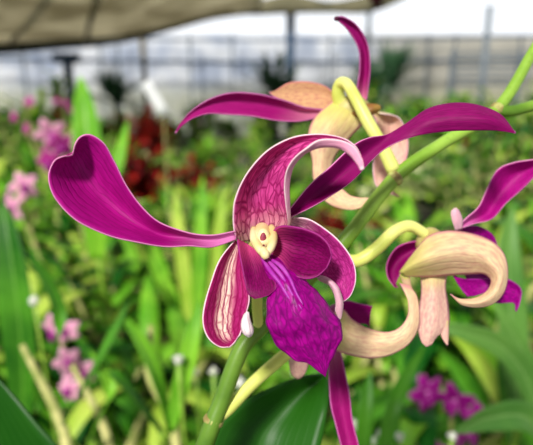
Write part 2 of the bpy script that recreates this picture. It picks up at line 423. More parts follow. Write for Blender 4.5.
# roof ribs
def rib(name, pts, r, mat, label, cat, group=None):
    b = MB(); b.tube([Vector(p) for p in pts], r, 8); o = b.build(name, mat); tag(o, label, cat, group); return o
for i, (x0, x1) in enumerate(((10, 40), (85, 98))):
    p0 = at(x0, 44, 9.3); p1 = at(x1, -30, 6.2)
    rib('roof_rafter', [p0 + Vector((0, 0, -.03)), p1 + Vector((0, 0, -.05))], .035, M['brownpost'], ('rafter under the beige net roof, nearer the left edge', 'rafter under the beige net roof, nearer the tall brown post')[i], 'rafter', 'roof rafters')
def post(name, px, ytop, Y, r, mat, label, arm=None, top_extra=.4):
    t = at(px, ytop, Y); e = empty(name, (t.x, Y, 0), label, 'post')
    b = MB(); b.tube([Vector((t.x, Y, 0)), Vector((t.x, Y, t.z+top_extra))], r, 10); b.build('shaft', mat, e)
    b = MB(); b.tube([Vector((t.x, Y, 0)), Vector((t.x, Y, .05))], r*2.2, 10); b.build('base_plate', mat, e)
    if arm:
        b = MB(); c = at(px, arm, Y); b.box((c.x-r*2.6, Y-r*1.4, c.z-.07), (c.x+r*2.6, Y+r*1.4, c.z+.07)); b.build('clamp', mat, e)
    return e
post('greenhouse_post', 140, 0, 9.9, .05, M['brownpost'], 'tall brown-grey post rising to the net roof on the left')
post('greenhouse_post', 291, 0, 10.3, .085, M['bluepost'], 'thick dark blue-grey post in the middle with a clamp near its top', arm=8)
post('greenhouse_post', 67, 56, 8.7, .075, M['bluepost'], 'short dark blue post behind the bright green leaf', arm=58, top_extra=0)
post('greenhouse_post', 369, 20, 10.5, .05, M['metal'], 'thin grey post behind the upper petal of the top flower')
post('greenhouse_post', 490, 6, 9.2, .05, M['metal'], 'grey tapering post at the right in front of the plastic wall', top_extra=0)
for i, px in enumerate((22, 100, 118, 190, 232, 330, 428, 455, 520)):
    t = at(px, 50, 11.6)
    b = MB(); b.box((t.x-.02, 11.58, 0), (t.x+.02, 11.62, 2.6)); o = b.build('wall_stud', M['metal'], smooth=False)
    tag(o, unique('slim grey upright against the plastic wall, ' + where(Vector((t.x, 11.6, 0)), 1.8)), 'upright', 'uprights of the plastic sheet wall')
for i, z in enumerate((2.05, 2.5)):
    b = MB(); b.tube([Vector((-8, 11.5, z+.12)), Vector((-3, 11.5, z)), Vector((2, 11.5, z-.02)), Vector((8, 11.5, z+.1))], .028, 8, n=20)
    o = b.build('wall_rail', M['bluepost']); tag(o, ('lower blue-grey rail along the plastic sheet wall', 'upper blue-grey rail along the top of the plastic sheet wall')[i], 'rail')
e = empty('louvre_screen', (at(487, 60, 10.6).x, 10.6, 0), 'pale slatted louvre screen beside the tapering grey post at the right', 'louvre')
for i in range(6):
    p0 = at(455, 54+i*6, 10.6); p1 = at(520, 54+i*6, 10.6)
    b = MB(); b.box((p0.x, 10.59, p1.z-.02), (p1.x, 10.62, p1.z+.02)); b.build('slat', M['metal'], e, smooth=False)
for px in (453, 522):
    p0 = at(px, 50, 10.6); b = MB(); b.box((p0.x-.03, 10.57, 0), (p0.x+.03, 10.64, p0.z)); b.build('stile', M['metal'], e, smooth=False)

# ------------------------------------------------------------------ benches
BZ = .75
def bench(y0, y1, x0, x1, label):
    e = empty('plant_bench', ((x0+x1)/2, (y0+y1)/2, 0), label, 'bench')
    b = MB(); y = y0
    while y < y1-.04:
        b.box((x0, y, BZ-.025), (x1, y+.05, BZ)); y += .075
    b.build('slatted_top', M['slat'], e, smooth=False)
    for x in (x0+.1, (x0+x1)/2, x1-.1):
        b = MB(); b.box((x-.03, y0, BZ-.08), (x+.03, y1, BZ-.025)); b.build('bearer', M['metal'], e, smooth=False)
    for x in (x0+.1, (x0+x1)/2, x1-.1):
        for yy in (y0+.08, y1-.08):
            b = MB(); b.box((x-.025, yy-.025, 0), (x+.025, yy+.025, BZ-.08)); b.build('leg', M['metal'], e, smooth=False)
bench(.12, 1.9, -1.6, 1.6, 'nearest grey slatted bench under the closest plants')
bench(2.0, 3.9, -2.9, 2.9, 'second grey slatted bench back from the flower')
bench(4.0, 6.0, -4.0, 4.0, 'third grey slatted bench back from the flower')
bench(6.1, 8.4, -5.2, 5.2, 'farthest slatted bench in front of the greenhouse wall')

# ------------------------------------------------------------------ plants (built at the origin, placed by copying)
def pot_part(e, r=.06, h=.1, mat=None):
    c = Vector(e.location); b = MB()
    b.lathe(c, [(r*.72, 0), (r*.95, h*.82), (r*1.06, h*.84), (r*1.06, h), (r*.93, h), (r*.9, h*.88)], 18); b.build('pot', mat or M['pot'], e)
    b = MB(); b.lathe(c, [(r*.88, h*.78), (r*.85, h*.9), (.001, h*.93)], 14); b.build('growing_mix', M['bark'], e)
def arc(c, az, L, el, droop, n=4):
    """leaf midline from c: starts at elevation el, bends down by droop over its length"""
    pts = [Vector(c)]; p = Vector(c)
    for i in range(n):
        a = el - droop*(i+.5)/n
        p = p + Vector((math.cos(az)*math.cos(a), math.sin(az)*math.cos(a), math.sin(a)))*(L/n); pts.append(p.copy())
    return pts
MIX = {'leaf': ('leaf', 'leaf', 'leaf_bright', 'leaf_dark', 'leaf_yellow'), 'leaf_bright': ('leaf_bright', 'leaf_bright', 'leaf', 'leaf_yellow'), 'leaf_dark': ('leaf_dark', 'leaf'),
       'leaf_yellow': ('leaf_yellow', 'leaf_bright', 'leaf_yellow'), 'leaf_pale': ('leaf_pale', 'leaf_cream', 'leaf_yellow', 'leaf', 'leaf_bright'), 'leaf_red': ('leaf_red', 'leaf_red', 'leaf_maroon')}
def mixm(kind, fol, rnd):
    """gives every leaf of a plant (one closed sheet of connected faces) one of the plant's leaf colours"""
    ms = MIX[kind]; end = -1; pick = 0
    for i, f in enumerate(fol.f):
        lo = min(f)
        if lo > end:
            pick = rnd.randrange(len(ms)); end = fol.ends[bisect.bisect_right(fol.ends, lo)] - 1
        fol.mi[i] = pick
    return [M[k] for k in ms]
def cane_plant(h=.42, ncane=5, leafm='leaf', lw=.032, ll=.17, seed=1, potr=.065):
    rnd = random.Random(seed); e = empty('orchid_plant', (0, 0, 0)); pot_part(e, potr)
    fol = MB()
    for c in range(ncane):
        az = rnd.uniform(0, 6.28); r0 = rnd.uniform(.0, potr*.6); lean = rnd.uniform(.04, .14)
        base = Vector((math.cos(az)*r0, math.sin(az)*r0, .088)); top = base + Vector((math.cos(az)*lean, math.sin(az)*lean, h*rnd.uniform(.65, 1.05)))
        mid = (base+top)/2 + Vector((0, 0, .02))
        b = MB(); b.tube([base, mid, top], [.006, .0085, .004], 8, n=10); b.build('cane', M['cane'], e)
        sp = spline([base, mid, top], 20); side = rnd.uniform(0, 6.28)
        for i in range(4, 21, 2):
            a = side + (math.pi if (i//2) % 2 else 0) + rnd.uniform(-.5, .5)
            fol.leaf(arc(sp[i], a, ll*rnd.uniform(.7, 1.15), rnd.uniform(.6, 1.2), rnd.uniform(.7, 1.7)), lw*rnd.uniform(.8, 1.15), n=7, k=2)
    fol.build('foliage', mixm(leafm, fol, rnd), e); return e
def rosette(h=.35, n=26, leafm='leaf', lw=.035, seed=1, name='strap_leaf_plant', potr=.065, droop=(.6, 1.9), potm=None):
    rnd = random.Random(seed); e = empty(name, (0, 0, 0)); pot_part(e, potr, mat=potm); fol = MB()
    for i in range(n):
        az = i*2.4 + rnd.uniform(-.3, .3); el = rnd.uniform(.7, 1.45)
        fol.leaf(arc((math.cos(az)*.012, math.sin(az)*.012, .09), az, h*rnd.uniform(.6, 1.2), el, rnd.uniform(*droop), 5), lw*rnd.uniform(.7, 1.2), n=9, k=2)
    fol.build('foliage', mixm(leafm, fol, rnd), e); return e
def bush(h=.35, r=.18, n=240, leafm='leaf_pale', lw=.03, ll=.05, seed=1, name='leafy_bush', potr=.07):
    rnd = random.Random(seed); e = empty(name, (0, 0, 0)); pot_part(e, potr); fol = MB(); st = MB()
    tips = []
    for i in range(12):
        a = rnd.uniform(0, 6.28); rr = r*rnd.uniform(.2, .8); t = Vector((math.cos(a)*rr, math.sin(a)*rr, h*rnd.uniform(.65, 1.0)))
        st.tube([Vector((math.cos(a)*.01, math.sin(a)*.01, .085)), Vector((t.x*.5, t.y*.5, h*.45)), t], .0025, 5, n=6); tips.append(t)
    st.build('stems', M['cane'], e)
    for i in range(n):
        t = rnd.choice(tips); q = t*rnd.uniform(.45, 1.05) + Vector((rnd.gauss(0, .03), rnd.gauss(0, .03), rnd.gauss(0, .02))); q.z = max(q.z, .12)
        fol.leaf(arc(q, rnd.uniform(0, 6.28), ll*rnd.uniform(.7, 1.3), rnd.uniform(-.1, 1.0), rnd.uniform(.2, 1.2), 3), lw*rnd.uniform(.7, 1.2), n=4, k=2)
    fol.build('foliage', mixm(leafm, fol, rnd), e); return e
def palm(h=1.3, L=.75, n=26, seed=1):
    rnd = random.Random(seed); e = empty('fan_palm', (0, 0, 0)); pot_part(e, .16, .3)
    b = MB(); b.tube([Vector((0, 0, .26)), Vector((.02, 0, h*.6)), Vector((0.0, 0, h))], [.05, .04, .035], 10, n=12); b.build('trunk', M['brownpost'], e)
    fol = MB()
    for i in range(n):
        az = i*2.4; el = rnd.uniform(.0, 1.45); base = Vector((0, 0, h-.02))
        for k in range(4):
            fol.leaf(arc(base, az+rnd.uniform(-.25, .25), L*rnd.uniform(.75, 1.15), el+rnd.uniform(-.15, .15), rnd.uniform(.1, .8), 4), .06, n=6, k=2)
    fol.build('foliage', M['leaf_grey'], e); return e
def small_flower(c, r, axis, mat, rnd):
    """five spreading tepals and a lip"""
    b = MB(); ax = axis.normalized(); s1 = ax.cross(Vector((0, 0, 1))).normalized(); s2 = ax.cross(s1)
    for k in range(5):
        a = k*2*math.pi/5 + rnd.uniform(-.15, .15); d = s1*math.cos(a)+s2*math.sin(a); sd = ax.cross(d)
        pts = [c, c+d*r*.5+ax*r*.12, c+d*r*.95-ax*r*.05*rnd.uniform(-1, 2)]
        b.leaf(pts, r*.62, n=6, k=4, fold=.1, th=.0006, side=sd, prof=lambda u: max(.05, math.sin(math.pi*min(1, u*.8+.18))**.7))
    b.leaf([c, c+ax*r*.35, c+ax*r*.5-Vector((0, 0, r*.55))], r*.45, n=6, k=2, fold=.3, mi=1)
    b.ball(c+ax*r*.1, r*.12, mi=1)
    return b
def spray_plant(seed, h, nfl, mat, side, fr=.028, name='flowering_orchid', leafm='leaf'):
    e = cane_plant(.3, 4, leafm, seed=seed); e.name = name; rnd = random.Random(seed)
    top = Vector((side[0], side[1], h)); pts = spline([Vector((0, 0, .09)), Vector((side[0]*.25, side[1]*.25, h*.6)), top], 20)
    b = MB(); b.tube(pts, .0025, 6); b.build('flower_stem', M['cane'], e)
    for i in range(nfl):
        p = pts[20-int(i*1.3)] + Vector((rnd.uniform(-.03, .03), rnd.uniform(-.03, .01), rnd.uniform(-.015, .015)))
        ax = Vector((rnd.uniform(-.8, .8), -1, rnd.uniform(-.4, .3)))
        small_flower(p, fr*rnd.uniform(.85, 1.1), ax, mat, rnd).build('flower', [mat, M['bgflower_dark']], e)
    return e
PROTO = {
    'cane1': cane_plant(seed=11, ncane=4), 'cane2': cane_plant(.48, 6, 'leaf', .036, .2, 12), 'cane3': cane_plant(.4, 5, 'leaf_bright', .04, .2, 13),
    'ros1': rosette(.36, 26, 'leaf', seed=21), 'ros2': rosette(.4, 24, 'leaf_bright', .045, 22), 'ros3': rosette(.36, 30, 'leaf_dark', .03, 23),
    'yel': rosette(.34, 24, 'leaf_yellow', .05, 24, droop=(.2, .9)),
    'red': bush(.36, .2, 320, 'leaf_red', .035, .07, 31, 'red_leaf_plant'), 'red2': rosette(.3, 34, 'leaf_red', .035, 32, 'red_leaf_plant'),
    'pale': bush(.34, .2, 330, 'leaf_pale', .034, .05, 41, 'variegated_bush'), 'pale2': bush(.3, .18, 320, 'leaf_pale', .03, .045, 42, 'variegated_bush'),
    'green': bush(.36, .2, 380, 'leaf', .034, .07, 43, 'green_bush'), 'bright': bush(.3, .18, 260, 'leaf_bright', .04, .08, 44, 'green_bush'),
}
DESC = {'cane1': ('cane orchid plant with green strap leaves in a black pot', 'orchid plant'), 'cane2': ('tall cane orchid plant with long green leaves in a black pot', 'orchid plant'),
        'cane3': ('cane orchid plant with bright green leaves in a black pot', 'orchid plant'), 'ros1': ('green strap-leaved plant in a black pot', 'plant'),
        'ros2': ('bright green strap-leaved plant in a black pot', 'plant'), 'ros3': ('dark green narrow-leaved plant in a black pot', 'plant'),
        'yel': ('yellow-green upright leafy plant in a black pot', 'plant'), 'red': ('bushy dark red foliage plant', 'plant'), 'red2': ('spiky dark red foliage plant', 'plant'),
        'pale': ('bush with pale cream and green mottled leaves', 'bush'), 'pale2': ('low bush with cream and green mottled leaves', 'bush'),
        'green': ('dense mid-green leafy bush', 'bush'), 'bright': ('loose bright green leafy bush', 'bush')}
used = set()
def place(kind, x, y, sc=1.0, rz=0.0, label=None, group=None, z=BZ):
    if kind in used: o = copy_tree(PROTO[kind])
    else: o = PROTO[kind]; used.add(kind)
    o.location = (x, y, z); o.rotation_euler = (0, 0, rz); o.scale = (sc, sc, sc)
    d, cat = DESC[kind]
    o['label'] = label or d; o['category'] = cat
    if group: o['group'] = group
    return o
def bench_at(px, py, ztop):
    """where the sight line through a pixel is ztop above the bench"""
    d = P(px, py, 1000)-CAM; t = (BZ+ztop-CAMZ)/d.z
    return CAM + d*t
taken = []
guard = []
def target(kind, px, py, h, sc=1.0, label=None, rz=0.0, group=None):
    p = bench_at(px, py, h*sc); y2 = clampy(p.y); p.x *= y2/p.y; p.y = y2; guard.append((px, py, p.y, 24 if 'red' in kind or 'yel' in kind else 4)); taken.append((p.x, p.y)); return place(kind, p.x, p.y, sc, rz, label, group)
# plants that the photograph singles out
target('red', 152, 112, .36, 1.5, 'dark red leafy bush beyond the left petal, highest of the red plants', 0)
target('red', 140, 152, .34, 1.25, 'dark red leafy bush just right of the left petal', 1.0)
target('red2', 196, 106, .3, 1.5, 'spiky dark red plant under the top flower\'s long left petal', .4)
target('red', 200, 172, .3, .9, 'small red leafy plant left of the upper curled sepal', .9)
target('red', 372, 238, .34, .62, 'small red leafy plant behind the green stem beside the right flower', 2.0)
target('red', 335, 210, .34, .7, 'small red leafy plant behind the main flower\'s right petal', 3.0)
target('yel', 205, 200, .3, .95, 'yellow-green upright plant left of the curled upper sepal', 0)
target('yel', 255, 120, .3, 1.0, 'yellow-green upright plant below the top flower', 2)
target('pale', 225, 142, .32, 1.0, 'cream-mottled bush between the two long left-hand petals', .2)
target('pale2', 250, 168, .3, .9, 'cream-mottled bush close behind the curled upper sepal', 1.2)
target('pale', 118, 112, .32, 1.2, 'cream-mottled bush behind the bright tall leaf', 2.2)
target('pale2', 455, 175, .3, 1.0, 'cream-mottled bush under the long right petal', 2.9)
target('pale2', 300, 130, .3, 1.0, 'cream-mottled bush directly behind the top flower', 3.3)
target('green', 430, 118, .36, 1.3, 'dense green bush beyond the tip of the right petal', 0)
target('green', 500, 118, .36, 1.2, 'dense green bush at the right below the grey slats', 1)
target('bright', 150, 260, .3, .8, 'bright green leafy bush below the left petal', 1)
target('bright', 180, 300, .3, .75, 'bright green leafy bush left of the striped lower sepal', 2)
target('cane3', 125, 300, .4, .8, 'bright green cane orchid plant below the big left petal', 2)
target('ros2', 415, 220, .3, .85, 'bright green strap-leaved plant behind the right flower\'s stalk', .3)
n0 = len(taken)
rnd = random.Random(5)
def fill(x0, x1, y0, y1, step, kinds, sc, grp):
    y = y0
    while y <= y1:
        x = x0 + rnd.uniform(0, step*.5)
        while x <= x1:
            xx, yy = x + rnd.uniform(-.2, .2)*step, y + rnd.uniform(-.2, .2)*step
            tp = pixel(Vector((xx, yy, BZ+.42*sc))); bp = pixel(Vector((xx, yy, BZ+.1))); hw = .19*sc/yy*FPX
            if any(yy < gy and abs(tp[0]-gx) < gw+hw and tp[1] < gp+12 and bp[1] > gp-8 for gx, gp, gy, gw in guard): low = .45 if yy < 2 else .7
            else: low = 1
            if abs(xx) < .56*yy + .3 and all((xx-a)**2+(yy-b_)**2 > (step*.55)**2 for a, b_ in taken):
                k = rnd.choice(kinds); lab = unique(DESC[k][0].split(' in a')[0].replace(' with pale cream and green mottled leaves', ' with cream-mottled leaves').replace(' with long green leaves', '').replace(' with green strap leaves', '') + ', ' + where(Vector((xx, yy, BZ)), .3*sc))
                if lab: place(k, xx, yy, low*sc*rnd.uniform(.85, 1.15), rnd.uniform(0, 6.28), lab, grp)
            x += step
        y += step
fill(-.9, .9, .55, 1.75, .19, ['cane1', 'cane2', 'ros1', 'bright', 'cane3', 'cane3', 'bright', 'cane1', 'green'], .82, 'leafy plants on the nearest bench')
fill(-1.9, 1.9, 2.15, 3.75, .31, ['cane2', 'ros1', 'green', 'pale', 'yel', 'bright', 'pale2'], 1.0, 'leafy plants on the second bench')
fill(-3.0, 3.0, 4.2, 5.85, .46, ['cane3', 'green', 'pale', 'red', 'bright', 'ros2', 'pale2', 'bright'], 1.25, 'leafy plants on the third bench')
fill(-4.3, 4.3, 6.35, 8.2, .6, ['green', 'cane3', 'bright', 'pale', 'bright', 'green'], 1.5, 'leafy plants on the farthest bench')
for k in list(PROTO):
    if k not in used:
        for ch in list(PROTO[k].children): bpy.data.objects.remove(ch)
        bpy.data.objects.remove(PROTO[k])

# palms standing on the floor behind the benches
def place_root(e, x, y, z, label, cat, rz=0, sc=1, group=None):
    e.location = (x, y, z); e.rotation_euler = (0, 0, rz); e.scale = (sc,)*3; tag(e, label, cat, group)
pl = palm()
t = at(276, 62, 9.0); place_root(pl, t.x, 9.0, 0, 'dark green palm left of the thick blue post', 'palm', 0, 1.05)
for px, Y, sc, lab in ((392, 10.3, 1.2, 'taller grey-green palm to the right of the top flower\'s upright petal'), (372, 9.05, 1.0, 'lower grey-green palm just behind the upright petal, nearer than its neighbour'), (112, 9.4, .95, 'grey-green palm far back between the bright leaf and the brown post')):
    q = copy_tree(pl); t = at(px, 60, Y); place_root(q, t.x, Y, 0, lab, 'palm', px, sc)

# flowering orchids in the background: the whole plant stands on the bench, its spray reaches the pixel
def spray_at(seed, px, py, Y, nfl, mat, label, fr=.028, side=(-.03, -.04)):
    t = at(px, py, Y); h = t.z-BZ
    e = spray_plant(seed, h, nfl, mat, side, fr); e.location = (t.x-side[0], Y-side[1], BZ); tag(e, label, 'orchid plant')
    return e
spray_at(51, 60, 128, 1.05, 5, M['bgflower_pink'], 'orchid with pale pink and magenta flowers above the big left petal', .036)
spray_at(58, 62, 146, 1.0, 2, M['bgflower'], 'orchid with two deep magenta blooms directly above the tip of the big left petal', .03)
spray_at(52, 24, 104, 1.5, 3, M['bgflower'], 'orchid with small magenta flowers near the left edge under the plastic wall', .018)
spray_at(53, 18, 186, .8, 2, M['bgflower_pink'], 'orchid with two pale pink blooms left of the big petal', .026)
spray_at(54, 54, 322, .62, 5, M['bgflower_pink'], 'orchid with drooping pink blooms in the lower left', .021)
spray_at(55, 452, 388, .5, 5, M['bgflower_dark'], 'orchid with a bright purple flower cluster at the lower right', .024)
spray_at(56, 396, 376, .6, 1, M['bgflower'], 'orchid with one tiny pink bloom in the lower middle right', .01)
spray_at(57, 62, 98, 2.6, 3, M['bgflower'], 'distant orchid with magenta blooms left of the tall bright leaf', .022)

# white pompon flowers on thin stalks
for i, (px, py, Y, r) in enumerate(((178, 358, .5, 8), (213, 371, .52, 7), (229, 382, .5, 7), (240, 381, .54, 8), (353, 424, .42, 8), (382, 433, .42, 8), (400, 436, .45, 7), (372, 440, .5, 6), (452, 436, .42, 7), (296, 372, .55, 6), (34, 300, .62, 7), (196, 372, .6, 4))):
    Y = min(Y, .6)*.74; c = at(px, py, Y); R_ = r/FPX*Y*.85
    e = empty('white_flower', (c.x, c.y+.01, BZ), unique('small round white bloom, ' + where(c, 0)), 'flower', 'small white blooms scattered low among the leaves')
    b = MB(); rr = random.Random(i)
    for k in range(16):
        d = Vector((rr.gauss(0, 1), rr.gauss(0, 1), rr.gauss(0, .8))).normalized(); b.leaf([c, c+d*R_*.6, c+d*R_+Vector((0, 0, -.1*R_))], R_*.8, n=4, k=2, side=d.cross(Vector((.3, .2, 1))))
    b.ball(c, R_*.5); b.build('bloom', M['white'], e)
    b = MB(); b.tube([Vector((c.x, c.y+.01, BZ)), Vector((c.x+.005, c.y+.008, (BZ+c.z)/2)), c], .0015, 6, n=8); b.build('stalk', M['stem'], e)

# white plant tag on a stick
c = at(156, 100, 1.5); b = MB()
R0 = Matrix.Rotation(math.radians(-28), 3, 'Y')
e = empty('plant_tag', (c.x+.02, c.y, BZ), 'white slanted plant tag above the red leaves', 'plant tag')
b.sheet([[c + R0 @ Vector((x, 0, z)) for x in (-.016, 0, .016)] for z in (-.05, -.02, .02, .045, .055)], th=.001); b.build('label_card', M['tag'], e)
b = MB(); b.tube([Vector((c.x+.02, c.y+.002, BZ)), c+Vector((.02, .002, -.04))], .0015, 6); b.build('stick', M['cane'], e)

# dark hanging pot seen at the top edge
c = at(377, 4, 3.0)
e = empty('hanging_pot', (c.x, c.y, c.z), 'small dark hanging pot at the top edge right of the upright petal', 'hanging pot')
b = MB(); b.lathe(c, [(.004, -.03), (.03, 0), (.06, .05), (.065, .08), (.05, .08), (.045, .06)], 16); b.build('pot', simple_mat('maroon_pot', (48, 12, 26), (70, 24, 34), 30, .5), e)
b = MB()
for k in range(7):
    b.leaf(arc(c+Vector((0, 0, .07)), k*.9, .14, .5, 1.3), .03, n=6, k=2)
b.build('foliage', M['leaf_grey'], e)
b = MB(); b.tube([c+Vector((0, 0, .06)), c+Vector((0, 0, 1.3))], .003, 6); b.build('wire', M['metal'], e)

# ------------------------------------------------------------------ near leaves and leafy plants
def ground_under(p, dy=.06):
    return Vector((p.x, p.y+dy, BZ))
def near_plant(name, label, leaves, base, canes=(), cat='plant'):
    """leaves: list of (control points in px/mm, width in px at d, material, side)"""
    e = empty(name, (base.x, base.y, BZ), label, cat); pot_part(e, .055, .09)
    hub = Vector((base.x, base.y, BZ+.09))
    for pts, wid, mat, side in leaves:
        W = [P(*p) for p in pts]; b = MB()
        d = pts[1][2]/1000
        b.leaf(W, wid/FPX*d, n=26, k=8, fold=.3, th=.0008, side=side); b.build('leaf', mat, e)
        b = MB(); w0 = W[0]; b.tube([hub, (hub+w0)/2+Vector((0, 0, .05)), w0], [.005, .004, .003], 8, n=14); b.build('leaf_stalk', M['stem'], e)
    for pts, r in canes:
        W = [P(*p) for p in pts]; b = MB(); b.tube([hub]+W, [r*.8]+[r]*(len(W)-1)+[r*.6], 10, n=24); b.build('cane', M['cane'], e)
    return e
X1 = Vector((1, 0, 0))
# dark leaf at the bottom centre: a broad surface with its own width
e = empty('broad_leaf_plant', (.03, .36, BZ), 'plant with a broad dark green leaf under the main flower\'s lip', 'plant'); pot_part(e, .055, .09)
b = MB()
b.petal([[(196, 520, 150), (240, 530, 156), (296, 520, 150)], [(205, 470, 152), (255, 480, 160), (310, 478, 152)], [(214, 432, 156), (262, 440, 163), (320, 445, 156)],
         [(240, 406, 159), (280, 415, 166), (326, 412, 159)], [(270, 390, 162), (298, 396, 168), (328, 392, 163)], [(300, 379, 165), (313, 384, 169), (327.5, 382, 166)], [(322, 375, 168), (324, 376, 168.5), (326, 377, 168)]], th=.0009)
b.build('leaf', M['leaf_broad'], e)
b = MB(); b.tube([Vector((.03, .36, BZ+.085)), P(262, 700, 200), P(245, 522, 153)], [.005, .005, .003], 10, n=16); b.build('leaf_stalk', M['stem'], e)
e = empty('broad_leaf_plant', (-.13, .34, BZ), 'plant with a pale-edged green leaf cutting the lower left corner', 'plant'); pot_part(e, .055, .09)
b = MB(); b.petal([[(20, 560, 190), (60, 560, 198), (100, 540, 190)], [(-40, 470, 190), (10, 480, 200), (66, 462, 190)], [(-60, 420, 192), (-10, 430, 200), (36, 424, 192)], [(-60, 380, 196), (-25, 385, 200), (6, 388, 196)], [(-55, 350, 200), (-35, 355, 201), (-20, 362, 200)]], th=.0009)
b.build('leaf', M['leaf_broad'], e)
b = MB(); b.tube([Vector((-.13, .34, BZ+.085)), P(60, 700, 230), P(60, 558, 196)], [.005, .005, .003], 10, n=16); b.build('leaf_stalk', M['stem'], e)

def B(px, py, mm): return P(px, py, mm)
near_plant('strap_leaf_plant', 'plant with long arching light green strap leaves at the right edge',
    [([(560, 520, 420), (535, 400, 400), (505, 350, 385), (465, 332, 380), (430, 326, 385)], 22, M['leaf_strap'], Vector((.5, .1, .85))),
     ([(570, 500, 420), (548, 400, 400), (528, 360, 395), (505, 320, 390), (492, 300, 390)], 14, M['leaf_strap'], Vector((.8, .1, .5))),
     ([(560, 470, 410), (530, 420, 390), (490, 418, 370), (455, 432, 350)], 28, M['leaf_strap'], Vector((.2, .5, .8))),
     ([(520, 420, 500), (512, 330, 490), (508, 260, 490), (512, 205, 500)], 30, M['leaf_strap'], X1)], Vector((.24, .46, BZ)))
near_plant('strap_leaf_plant', 'plant with one broad upright bright leaf behind the big left petal',
    [([(98, 260, 900), (92, 180, 880), (86, 120, 880), (80, 76, 900)], 30, M['leaf_bright'], X1), ([(100, 260, 900), (102, 200, 880), (118, 160, 880), (128, 120, 900)], 18, M['leaf_bright'], X1)], Vector((-.3, .92, BZ)))
near_plant('strap_leaf_plant', 'plant with a tall green leaf against the left edge of the frame',
    [([(24, 420, 520), (20, 330, 500), (10, 250, 500), (2, 200, 510)], 34, M['leaf'], X1), ([(30, 420, 520), (60, 330, 500), (40, 270, 500), (10, 240, 510)], 14, M['leaf'], None)], Vector((-.24, .54, BZ)))
near_plant('strap_leaf_plant', 'plant with upright yellow-green leaves between the big left petal and the curled sepal',
    [([(190, 330, 1000), (184, 270, 1000), (178, 225, 1000), (176, 188, 1010)], 14, M['leaf_yellow'], X1), ([(196, 330, 1000), (200, 270, 990), (201, 225, 990), (203, 186, 1000)], 15, M['leaf_bright'], X1),
     ([(202, 330, 1000), (214, 270, 1000), (220, 225, 1000), (224, 190, 1010)], 14, M['leaf_yellow'], X1), ([(186, 330, 1020), (160, 270, 1010), (148, 235, 1010), (150, 205, 1020)], 16, M['leaf_bright'], X1),
     ([(206, 330, 1020), (232, 280, 1010), (238, 250, 1010), (240, 225, 1020)], 12, M['leaf'], X1)], Vector((-.14, 1.02, BZ)))
near_plant('orchid_plant', 'orchid plant with jointed tan canes at the lower left',
    [([(60, 430, 430), (100, 360, 420), (130, 300, 430)], 16, M['leaf'], None), ([(90, 440, 430), (110, 390, 420), (90, 350, 430)], 14, M['leaf_bright'], None)], Vector((-.13, .52, BZ)),
    [([(88, 500, 430), (60, 420, 430), (22, 345, 440)], .0042), ([(120, 500, 460), (105, 430, 460), (72, 365, 470)], .004)], 'orchid plant')
near_plant('orchid_plant', 'orchid plant with tan canes and bright leaves left of the green stem',
    [([(170, 430, 430), (150, 360, 420), (120, 310, 430)], 18, M['leaf_bright'], None), ([(170, 430, 430), (190, 350, 420), (200, 300, 430)], 18, M['leaf_bright'], X1), ([(160, 430, 430), (120, 380, 420), (105, 370, 430)], 14, M['leaf'], None)], Vector((-.07, .54, BZ)),
    [([(185, 500, 440), (172, 420, 440), (150, 375, 445), (151, 325, 450)], .0042)], 'orchid plant')
near_plant('strap_leaf_plant', 'plant with narrow green blades right of the hanging magenta petal',
    [([(375, 500, 330), (390, 420, 330), (405, 380, 340), (425, 345, 350)], 16, M['leaf'], X1), ([(360, 500, 340), (365, 420, 340), (370, 370, 350)], 16, M['leaf'], X1)], Vector((.06, .46, BZ)))

# ------------------------------------------------------------------ the orchid spray
base_pt = Vector((-.05, .3, BZ))
spray = empty('orchid_spray', tuple(base_pt), 'flowering orchid with four magenta and cream blooms on a green stem, in front', 'orchid')
pot_part(spray, .07, .11, M['clay'])
STEM = [(205, 445, 139), (222, 400, 140), (241, 350, 141), (262, 326, 143), (302, 285, 145), (345, 240, 147), (395, 178, 149), (440, 145, 151), (497, 109, 153), (533, 52, 156), (556, 12, 158)]
pts = [Vector((-.05, .3, BZ+.1)), Vector((-.052, .27, 1.0)), Vector((-.04, .19, 1.22)), P(175, 540, 142)] + [P(*s) for s in STEM]
rad = [.0030, .0029, .0027, .0026] + [r*d/FPX/1000 for r, (x, y, d) in zip((9.3, 8.8, 8.4, 8.2, 7.8, 7.4, 7, 6.3, 6, 5.4, 5), STEM)]
b = MB(); b.tube(pts, rad, 16, n=150); b.build('stem', M['stem'], spray)
def stem_node(p, q, r):
    b = MB(); d = (q-p).normalized(); b.tube([p-d*.0012, p-d*.0005, p+d*.0005, p+d*.0012], [r*.98, r*1.16, r*1.14, r*.98], 14); b.build('stem_node', M['node'], spray)
stem_node(P(213.5, 420.5, 139.6), P(222, 400, 140), .00245); stem_node(P(395, 178, 149), P(420, 158, 150), .0021)
stem_node(P(497, 109, 153), P(515, 82, 154), .0018)
# side stalk leaving the frame on the right
b = MB(); b.tube([P(*p) for p in ((497, 110, 153), (512, 111, 153), (535, 105, 154), (565, 98, 156))], [.0018, .0017, .0016, .0015], 12, n=24); b.build('pedicel', M['stem'], spray)

def flower(hub_px, rx, label):
    b = MB(); b.ball(P(*hub_px), Vector(rx), 16, 10)
    f = b.build('flower', M['hub'], spray); f['label'] = label
    return f
def part(f, name, surfs, mats, label=None, n=40, k=14):
    b = MB()
    for s in surfs:
        kw = dict(s[1]) if isinstance(s, tuple) else {}
        rows = s[0] if isinstance(s, tuple) else s
        b.petal(rows, n=kw.pop('n', n), k=kw.pop('k', k), **kw)
    o = b.build(name, mats, f)
    if label: o['label'] = label
    return o
def stalk(f, pts, r, mats=None, label=None):
    b = MB(); b.tube([P(*p) for p in pts], [x*.001 for x in r], 12, n=40); o = b.build('pedicel', mats or M['pedicel'], f)
    if label: o['label'] = label

